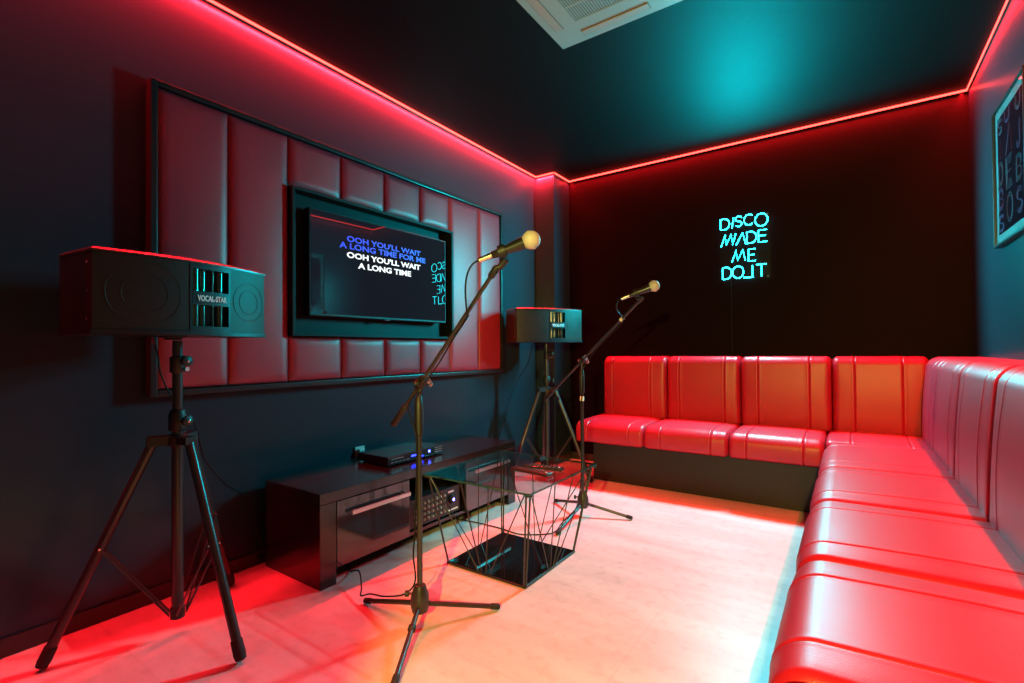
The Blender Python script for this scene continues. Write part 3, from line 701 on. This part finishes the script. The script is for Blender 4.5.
# far stand
c2 = (-1.335, 2.660); J2 = (-1.333, 2.661, 0.932); E2 = (-0.883, 2.431, 1.254)
st2, ax2, sd2, up2 = mic_stand(c2, J2, E2, 0.50, [(-1.602, 2.788), (-1.307, 2.292), (-1.058, 2.743)], 'black boom microphone stand behind the coffee table, beside the sofa end', 0.18, 0.735, sticker=0.705)
ball2, tail2 = (-0.807, 2.423, 1.319), (-0.958, 2.354, 1.257)
m2, ma2 = microphone(ball2, tail2, E2, ax2, 'far microphone tilted against the black back wall left of the neon sign')
clip(st2, c2, E2, ax2, Vector(tail2).lerp(Vector(ball2), 0.47), ma2)
bm = new(); q = Vector(J2).lerp(Vector(E2), 0.72) - Vector((c2[0], c2[1], 0)); lathe(bm, q - ax2 * 0.010, ax2, [(0, 0.0075), (0, 0.0105), (0.020, 0.0105), (0.020, 0.0075)], 10); link('cable_clip', bm, M['label'], st2, True)

# microphone cables
T1 = Vector(tail1); B = lambda t, o=0.011: Vector(J1).lerp(Vector(E1), t) - up1 * o
cable('microphone_cable', [T1 + ma1 * 0.004, T1 - ma1 * 0.018 - Vector((0, 0, 0.004)), T1 - ma1 * 0.036 - Vector((0, 0, 0.028)), (-0.985, 1.165, 1.19), (-1.000, 1.190, 1.12), B(0.66, 0.012), B(0.45, 0.013), B(0.20, 0.020), (-1.276, 1.243, 0.858), (-1.325, 1.240, 0.80), (-1.318, 1.250, 0.75), (-1.296, 1.252, 0.69), (-1.300, 1.256, 0.55), (-1.312, 1.259, 0.35), (-1.329, 1.266, 0.25), (-1.352, 1.296, 0.135), (-1.41, 1.296, 0.072), (-1.50, 1.280, 0.044), (-1.585, 1.276, 0.032), (-1.625, 1.262, 0.020), (-1.66, 1.292, 0.030), (-1.75, 1.352, 0.050), (-1.79, 1.352, 0.045), (-1.88, 1.40, 0.006), (-2.10, 1.50, 0.005)], 0.0030, 'black microphone cable running down the near stand and back under the console', n=8)
T2 = Vector(tail2); B2 = lambda t, o=0.010: Vector(J2).lerp(Vector(E2), t) - up2 * o
cable('microphone_cable', [T2 + ma2 * 0.004, T2 - ma2 * 0.014 - Vector((0, 0, 0.004)), T2 - ma2 * 0.022 - Vector((0, 0, 0.03)), (-0.992, 2.392, 1.20), B2(0.72, 0.0145), B2(0.45, 0.013), B2(0.2, 0.020), Vector(J2) - up2 * 0.040, (-1.316, 2.632, 0.83), (-1.330, 2.640, 0.60), (-1.332, 2.642, 0.30), (-1.334, 2.608, 0.11), (-1.322, 2.55, 0.075), (-1.330, 2.40, 0.038), (-1.329, 2.315, 0.012), (-1.367, 2.267, 0.004), (-1.479, 2.192, 0.004), (-1.622, 2.204, 0.004), (-1.765, 2.204, 0.004), (-1.942, 2.187, 0.004), (-2.118, 2.20, 0.004)], 0.0032, 'black microphone cable trailing over the floor under the coffee table to the console', n=8)

# ------------------------------------------------------------------ coffee table
TX0, TX1, TYA, TYB, TZ = -1.640, -1.052, 1.628, 2.248, 0.420
BX0, BX1, BYA, BYB = -1.566, -1.129, 1.708, 2.150
tl = ((BX0 + BX1) / 2, (BYA + BYB) / 2, 0)
tab = root('coffee_table', tl, 'low glass coffee table on a black wire frame with black glass base', 'coffee table')
bm = new(); box(bm, (TX0, TYA, TZ), (TX1, TYB, TZ + 0.008), 0.0015); plink('glass_top', bm, M['glass'], tab, tl)
bm = new(); box(bm, (BX0 + 0.004, BYA + 0.004, 0.006), (BX1 - 0.004, BYB - 0.004, 0.013), 0.001); M['glassedge'] = mat('polished_glass_edge', (0.02, 0.075, 0.075), 0.12, spec=0.7)
ee = 0.0016
for lo, hi in (((TX0 - ee, TYA - ee, TZ), (TX1 + ee, TYA, TZ + 0.008)), ((TX0 - ee, TYB, TZ), (TX1 + ee, TYB + ee, TZ + 0.008)), ((TX0 - ee, TYA, TZ), (TX0, TYB, TZ + 0.008)), ((TX1, TYA, TZ), (TX1 + ee, TYB, TZ + 0.008))):
    bq = new(); box(bq, lo, hi); plink('glass_edge', bq, M['glassedge'], tab, tl)
plink('base_plate', bm, M['glassblack'], tab, tl)
bm = new(); rr = 0.0045
for a, b_ in (((BX0, BYA), (BX1, BYA)), ((BX1, BYA), (BX1, BYB)), ((BX1, BYB), (BX0, BYB)), ((BX0, BYB), (BX0, BYA))):
    tube(bm, [(*a, 0.0055), (*b_, 0.0055)], 0.005, 8)
plink('base_rim', bm, M['blackm'], tab, tl, True)
zt = TZ - 0.004; I = 0.012
tc_ = [(TX0 + I, TYA + I), (TX1 - I, TYA + I), (TX1 - I, TYB - I), (TX0 + I, TYB - I)]
bc_ = [(BX0, BYA), (BX1, BYA), (BX1, BYB), (BX0, BYB)]
def rod(a, b_, r=0.0026):
    bm = new(); tube(bm, [a, b_], r, 8); plink('frame_rod', bm, M['blackm'], tab, tl, True)
for i in range(4):
    t0, t1 = Vector(tc_[i]), Vector(tc_[(i + 1) % 4]); b0, b1 = Vector(bc_[i]), Vector(bc_[(i + 1) % 4])
    e = (b1 - b0).normalized()
    # two rods at every corner
    rod((*(b0 + e * 0.006), 0.010), (*(t0 + (t1 - t0).normalized() * 0.012), zt), 0.0040)
    rod((*(b1 - e * 0.006), 0.010), (*(t1 - (t1 - t0).normalized() * 0.012), zt), 0.0040)
    mid = (b0 + b1) / 2; ta, tb = t0.lerp(t1, 0.36), t0.lerp(t1, 0.64)
    rod((*(mid - e * 0.030), 0.010), (*(t0 + (t1 - t0).normalized() * 0.02), zt)); rod((*(mid + e * 0.030), 0.010), (*(t1 - (t1 - t0).normalized() * 0.02), zt))
    rod((*(mid - e * 0.012), 0.010), (*ta, zt)); rod((*(mid + e * 0.012), 0.010), (*tb, zt))
    for p in (ta, tb):
        bm = new(); lathe(bm, (p.x, p.y, TZ - 0.006), (0, 0, 1), [(0, 0.007), (0.003, 0.012), (0.006, 0.012)], 12); plink('glass_pad', bm, M['matte'], tab, tl, True)
    bm = new(); lathe(bm, (t0.x, t0.y, TZ - 0.008), (0, 0, 1), [(0, 0.012), (0.004, 0.018), (0.008, 0.018)], 14); plink('corner_pad', bm, M['matte'], tab, tl, True)

# remote controls on the glass
def remote(c, ang, L, W, label, body):
    t = root('remote_control', (c[0], c[1], TZ + 0.0082), label, 'remote control', None, ang)
    bm = new(); box(bm, (-L / 2, -W / 2, 0), (L / 2, W / 2, 0.014), 0.005, 3); link('case', bm, body, t, True)
    k = 0
    for r in range(7):
        for c_ in (-1, 0, 1):
            bm = new(); x = -L * 0.36 + r * L * 0.105; lathe(bm, (x, c_ * W * 0.26, 0.0138), (0, 0, 1), [(0, 0.0042), (0.0014, 0.0038)], 8)
            link('button', bm, M['remote_button'], t); k += 1
    bm = new(); lathe(bm, (L * 0.40, 0, 0.0135), (0, 0, 1), [(0, 0.006), (0.0018, 0.0055)], 12); link('power_button', bm, M['lyric_red'] if 'lyric_red' in M else M['label'], t)
    return t
M['remote_button'] = mat('remote_rubber_button', (0.06, 0.05, 0.05), 0.5)
M['remote_a'] = mat('remote_dark_red_sheen', (0.03, 0.012, 0.013), 0.3)
def ang(a, b_): return math.atan2(b_[1] - a[1], b_[0] - a[0])
remote((-1.228, 1.918), ang((-1.339, 1.926), (-1.108, 1.905)), 0.215, 0.048, 'longer dark remote control nearest the glass table front edge', M['remote_a'])
remote((-1.215, 2.012), ang((-1.324, 2.000), (-1.110, 2.030)), 0.195, 0.046, 'slim black remote control behind the longer remote on the glass table', M['gloss'])

# ------------------------------------------------------------------ neon sign
NY = YB - 0.030; NEP = 22.0
nl = (-0.637, YB, 1.757)
sign = root('neon_sign', nl, 'glowing cyan neon sign reading DISCO MADE ME DO IT on the back wall', 'neon sign')
px = lambda u: -0.803 + (u - 150) * 0.00088
def pz(u, v): return 1.996 - (v - (148 - (u - 150) * 0.108)) * 0.00105
def arcpts(cx, cy, rx, ry, a0, a1, n=20): return [(cx + rx * math.cos(math.radians(a0 + (a1 - a0) * k / n)), cy - ry * math.sin(math.radians(a0 + (a1 - a0) * k / n))) for k in range(n + 1)]
def lay(u0, u1, v0, v1, strokes):
    """strokes in unit cell (0..1 right, 0..1 up) to crop pixels of the sign plane"""
    out = []
    for s in strokes: out.append([(px(u0 + a * (u1 - u0)), 1.996 - ((v0 + v1) / 2 + 0.88 * (0.5 - b_) * (v1 - v0) - 148) * 0.00105) for a, b_ in s])
    return out
Dg = [[(0, 0), (0, 1), (0.45, 1)] + [(0.45 + 0.55 * math.sin(math.radians(t)), 0.5 + 0.5 * math.cos(math.radians(t))) for t in range(0, 181, 15)] + [(0, 0)]]
Ig = [[(0.25, 0), (0.75, 0.78)], [(0.8, 0.94), (0.86, 1.0)]]
I2 = [[(0.5, 0), (0.5, 1)]]
Sg = [[(0.5 + 0.5 * math.cos(math.radians(t)), 0.75 + 0.25 * math.sin(math.radians(t))) for t in range(20, 271, 18)] + [(0.5 + 0.5 * math.cos(math.radians(t)), 0.25 + 0.25 * math.sin(math.radians(t))) for t in range(90, -161, -18)]]
Cg = [[(0.55 + 0.55 * math.cos(math.radians(t)), 0.5 + 0.5 * math.sin(math.radians(t))) for t in range(45, 316, 15)]]
Og = [[(0.5 + 0.5 * math.cos(math.radians(t)), 0.5 + 0.5 * math.sin(math.radians(t))) for t in range(-60, 301, 15)]]
Mg = [[(0, 0), (0.30, 1), (0.36, 0.1), (0.70, 1), (0.80, 0.05), (1.0, 0.98)]]
M2 = [[(0, 0), (0.32, 1), (0.40, 0.1), (0.78, 1), (0.95, 0.05)]]
Ag = [[(0, 0), (0.70, 1), (1.0, 0)]]
Eg = [[(1, 1), (0, 1), (0, 0), (1, 0)], [(0, 0.52), (0.85, 0.52)]]
Tg = [[(0, 1), (1, 1)], [(0.5, 1), (0.5, 0)]]
letters = [(152, 224, 148, 236, Dg), (236, 262, 148, 234, Ig), (274, 322, 143, 226, Sg), (340, 408, 140, 226, Cg), (424, 520, 146, 246, Og),
           (155, 272, 264, 360, Mg), (276, 350, 264, 358, Ag), (360, 432, 264, 356, Dg), (448, 512, 262, 356, Eg),
           (240, 352, 384, 480, M2), (370, 424, 388, 484, Eg),
           (165, 236, 502, 598, Dg), (244, 330, 500, 598, Og), (386, 412, 508, 598, I2), (430, 506, 502, 598, Tg)]
def nv(s, u0):   # follow the sign's own level rows
    return s
bm = new(); box(bm, (-0.815, NY + 0.010, 1.515), (-0.462, NY + 0.015, 2.005), 0.0012); plink('acrylic_back_panel', bm, M['acrylic'], sign, nl)
for u0, u1, v0, v1, g in letters:
    bm = new()
    for s in lay(u0, u1, v0, v1, g):
        pts = [Vector((x, NY, z)) for x, z in s]
        tube(bm, pts, 0.0026, 8)
    plink('letter_tube', bm, M['neon'], sign, nl, True)
bm = new(); tube(bm, [(px(332), NY, 1.996 - (592 - 148) * 0.00105), (px(400), NY, 1.996 - (592 - 148) * 0.00105)], 0.0035, 8); plink('letter_tube', bm, M['neon'], sign, nl, True)
for k, (u0, u1, v0, v1, g) in enumerate(letters):
    li = bpy.data.lights.new('neon_letter_light', 'SPOT'); li.energy = NEP; li.color = (0.0, 0.82, 0.95); li.shadow_soft_size = 0.0; li.spot_size = math.radians(178); li.spot_blend = 0.35
    lo = bpy.data.objects.new('neon_letter_light', li); COL.objects.link(lo)
    lo.location = (px((u0 + u1) / 2), NY - 0.008, 1.996 - ((v0 + v1) / 2 - 148) * 0.00105); lo.rotation_euler = (math.radians(-90), 0, 0)
for x in (-0.795, -0.482):
    for z in (1.53, 1.985):
        bm = new(); lathe(bm, (x, NY + 0.0085, z), (0, 1, 0), [(0, 0.007), (0.0015, 0.007), (0.0016, 0.004), (0.0212, 0.004)], 12); plink('standoff_screw', bm, M['chrome'], sign, nl, True)
bm = new(); tube(bm, smoothpath([(-0.735, NY + 0.008, 1.53), (-0.733, NY + 0.020, 1.46), (-0.735, YB - 0.006, 1.30), (-0.733, YB - 0.005, 1.0), (-0.735, YB - 0.005, 0.951)]), 0.0030, 8); plink('power_cable', bm, M['cable'], sign, nl, True)

# ------------------------------------------------------------------ framed print on the right wall
FY0, FY1, FZ0, FZ1 = 2.775, 3.302, 1.478, 2.134
fl = (XR, (FY0 + FY1) / 2, (FZ0 + FZ1) / 2)
pic = root('framed_print', fl, 'framed dark print of outlined neon letters hanging on the right wall', 'framed print')
XFR = XR - 0.028; fw = 0.011
bm = new()
box(bm, (XFR, FY0, FZ0), (XR - 0.001, FY0 + fw, FZ1), 0.002); box(bm, (XFR, FY1 - fw, FZ0), (XR - 0.001, FY1, FZ1), 0.002)
box(bm, (XFR, FY0 + fw, FZ1 - fw), (XR - 0.001, FY1 - fw, FZ1), 0.002); box(bm, (XFR, FY0 + fw, FZ0), (XR - 0.001, FY1 - fw, FZ0 + fw), 0.002)
plink('frame', bm, M['black'], pic, fl)
bm = new(); box(bm, (XR - 0.016, FY0 + fw, FZ0 + fw), (XR - 0.002, FY1 - fw, FZ1 - fw)); plink('mount_board', bm, M['mat_board'], pic, fl)
QY0, QY1, QZ0, QZ1 = 2.835, 3.246, 1.532, 2.082
bm = new(); box(bm, (XR - 0.0170, QY0, QZ0), (XR - 0.0160, QY1, QZ1)); plink('print_sheet', bm, M['print'], pic, fl)
bm = new(); box(bm, (XFR + 0.006, FY0 + fw, FZ0 + fw), (XFR + 0.008, FY1 - fw, FZ1 - fw)); plink('glazing', bm, M['picglass'], pic, fl)
# letters: seen from -x, right-hand is -y
def glyph(cy, cz, w, h, strokes, m, lines=(1.0,)):
    bm = new()
    for k in lines:
        for s in strokes:
            pts = [(XR - 0.0174, cy - (a - 0.5) * w * k, cz + (b_ - 0.5) * h * k) for a, b_ in s]
            tube(bm, pts, 0.0016, 5)
    plink('printed_letter', bm, M[m], pic, fl)
Jg = [[(0.75, 1), (0.75, 0.25)] + [(0.45 + 0.30 * math.cos(math.radians(t)), 0.22 + 0.22 * math.sin(math.radians(t))) for t in range(0, -181, -20)]]
Ug = [[(0, 1), (0, 0.4)] + [(0.5 - 0.5 * math.cos(math.radians(t)), 0.4 - 0.4 * math.sin(math.radians(t))) for t in range(0, 181, 20)] + [(1, 1)]]
Bg = [[(0, 0), (0, 1), (0.6, 1), (0.9, 0.85), (0.9, 0.65), (0.6, 0.52), (0, 0.52)], [(0.6, 0.52), (1, 0.38), (1, 0.14), (0.65, 0), (0, 0)]]
LN = (1.0, 0.86, 0.72)
ycs = (3.196, 3.052, 2.898)
for cy, cz, w, h, g, m, ln in ((ycs[0], 2.035, 0.07, 0.07, Sg, 'ink2', LN), (ycs[1] + 0.02, 2.045, 0.08, 0.06, Ug, 'ink', LN), (ycs[2], 2.04, 0.08, 0.07, Ug, 'ink2', LN),
                               (ycs[1], 1.935, 0.10, 0.13, Ag, 'ink', (1.0, 0.85)), (ycs[0], 1.93, 0.06, 0.09, I2, 'ink', LN), (ycs[2], 1.90, 0.08, 0.12, Jg, 'ink', LN),
                               (ycs[0], 1.815, 0.08, 0.11, Dg, 'ink2', LN), (ycs[1], 1.785, 0.10, 0.14, Eg, 'ink2', (1.0, 0.85, 0.7, 0.55)), (ycs[2], 1.76, 0.08, 0.11, Bg, 'ink2', LN),
                               (ycs[0], 1.695, 0.08, 0.10, Bg, 'ink', LN), (ycs[1], 1.625, 0.10, 0.13, Og, 'ink2', (1.0, 0.82)), (ycs[2], 1.62, 0.08, 0.11, Sg, 'ink', LN), (ycs[0], 1.58, 0.08, 0.08, Sg, 'ink', LN)):
    glyph(cy, cz, w, h, g, m, ln)

# ------------------------------------------------------------------ ceiling air conditioner
A0, A1, B0, B1 = -1.198, -0.580, 1.594, 2.212
acl = ((A0 + A1) / 2, (B0 + B1) / 2, H)
ac = root('ceiling_air_conditioner', acl, 'white square air conditioning cassette with a slatted grille set in the ceiling', 'air conditioner')
bm = new()
mg = 0.150
zf = H - 0.008
for lo, hi in (((A0, B0, zf), (A1, B0 + mg, H - 0.0005)), ((A0, B1 - mg, zf), (A1, B1, H - 0.0005)), ((A0, B0 + mg, zf), (A0 + mg, B1 - mg, H - 0.0005)), ((A1 - mg, B0 + mg, zf), (A1, B1 - mg, H - 0.0005))):
    box(bm, lo, hi)
bmesh.ops.remove_doubles(bm, verts=bm.verts, dist=1e-5)
plink('panel', bm, M['acwhite'], ac, acl)
bm = new(); box(bm, (A0 + mg, B0 + mg, H - 0.004), (A1 - mg, B1 - mg, H - 0.0006)); plink('grille_backing', bm, M['acgrey'], ac, acl)
bm = new(); g0, g1, h0, h1 = A0 + mg + 0.001, A1 - mg - 0.001, B0 + mg + 0.001, B1 - mg - 0.001
nn = 26
for k in range(nn):
    x = g0 + (g1 - g0) * (k + 0.5) / nn
    box(bm, (x - 0.0024, h0, zf + 0.001), (x + 0.0024, h1, zf + 0.0035))
for y in (h0, (h0 * 2 + h1) / 3, (h0 + 2 * h1) / 3, h1): box(bm, (g0, y - 0.004, zf + 0.0005), (g1, y + 0.004, zf + 0.0038))
plink('intake_grille', bm, M['acwhite'], ac, acl)
lm, ll = 0.040, 0.145
def louvre(lo, hi, tilt):
    bm = new(); box(bm, (lo[0] - 0.004, lo[1] - 0.004, zf - 0.0012), (hi[0] + 0.004, hi[1] + 0.004, zf + 0.0005)); plink('outlet_slot', bm, M['acgrey'], ac, acl)
    bm = new(); box(bm, (lo[0], lo[1], zf - 0.0055), (hi[0], hi[1], zf - 0.0014), 0.0015)
    plink('outlet_flap', bm, M['acflap'], ac, acl)
louvre((A0 + ll, B1 - lm - 0.038), (A1 - ll, B1 - lm), 0); louvre((A0 + ll, B0 + lm), (A1 - ll, B0 + lm + 0.038), 0)
louvre((A0 + lm, B0 + ll), (A0 + lm + 0.038, B1 - ll), 1); louvre((A1 - lm - 0.038, B0 + ll), (A1 - lm, B1 - ll), 1)

# ------------------------------------------------------------------ hall light through the open doorway behind the camera
hl = bpy.data.lights.new('hall_lamp_light', 'SPOT'); hl.energy = 520; hl.color = (0.80, 0.70, 0.15); hl.shadow_soft_size = 0.025
hl.spot_size = math.radians(120); hl.spot_blend = 0.3
ho = bpy.data.objects.new('hall_lamp_light', hl); COL.objects.link(ho); ho.location = (0.17, -1.10, 1.45)
ho.rotation_euler = (Vector((-0.9, 3.0, 0.6)) - Vector(ho.location)).to_track_quat('-Z', 'Y').to_euler()

# ------------------------------------------------------------------ world, camera, colour
w = bpy.data.worlds.new('world'); scene.world = w; w.use_nodes = True
w.node_tree.nodes['Background'].inputs[0].default_value = (0.0, 0.0, 0.0, 1); w.node_tree.nodes['Background'].inputs[1].default_value = 0

f, yaw, pit, rol, py = 485.92, .607, .0118, -.0081, 344.63
Fv = Vector((-math.sin(yaw), math.cos(yaw), 0)); Rv = Vector((math.cos(yaw), math.sin(yaw), 0)); Uv = Vector((0, 0, 1))
F2 = Fv * math.cos(pit) + Uv * math.sin(pit); U2 = Uv * math.cos(pit) - Fv * math.sin(pit)
R3 = Rv * math.cos(rol) + U2 * math.sin(rol); U3 = U2 * math.cos(rol) - Rv * math.sin(rol)
cam = bpy.data.cameras.new('camera'); cam.sensor_width = 36; cam.lens = f / 1024 * 36; cam.shift_y = (py - 341.5) / 1024; cam.clip_start = 0.02
co = bpy.data.objects.new('camera', cam); COL.objects.link(co)
m3 = Matrix((R3, U3, -F2)).transposed()
co.matrix_world = Matrix.Translation((0, 0, 1.0)) @ m3.to_4x4()
scene.camera = co

vs = scene.view_settings
scene.display_settings.display_device = 'sRGB'
vs.view_transform = 'Standard'; vs.look = 'None'; vs.exposure = 0.0; vs.gamma = 1.0; vs.use_curve_mapping = False
cy = scene.cycles
cy.use_denoising = True; cy.denoiser = 'OPENIMAGEDENOISE'
cy.max_bounces = 8; cy.transparent_max_bounces = 16; cy.sample_clamp_indirect = 6.0; cy.caustics_reflective = False; cy.caustics_refractive = False
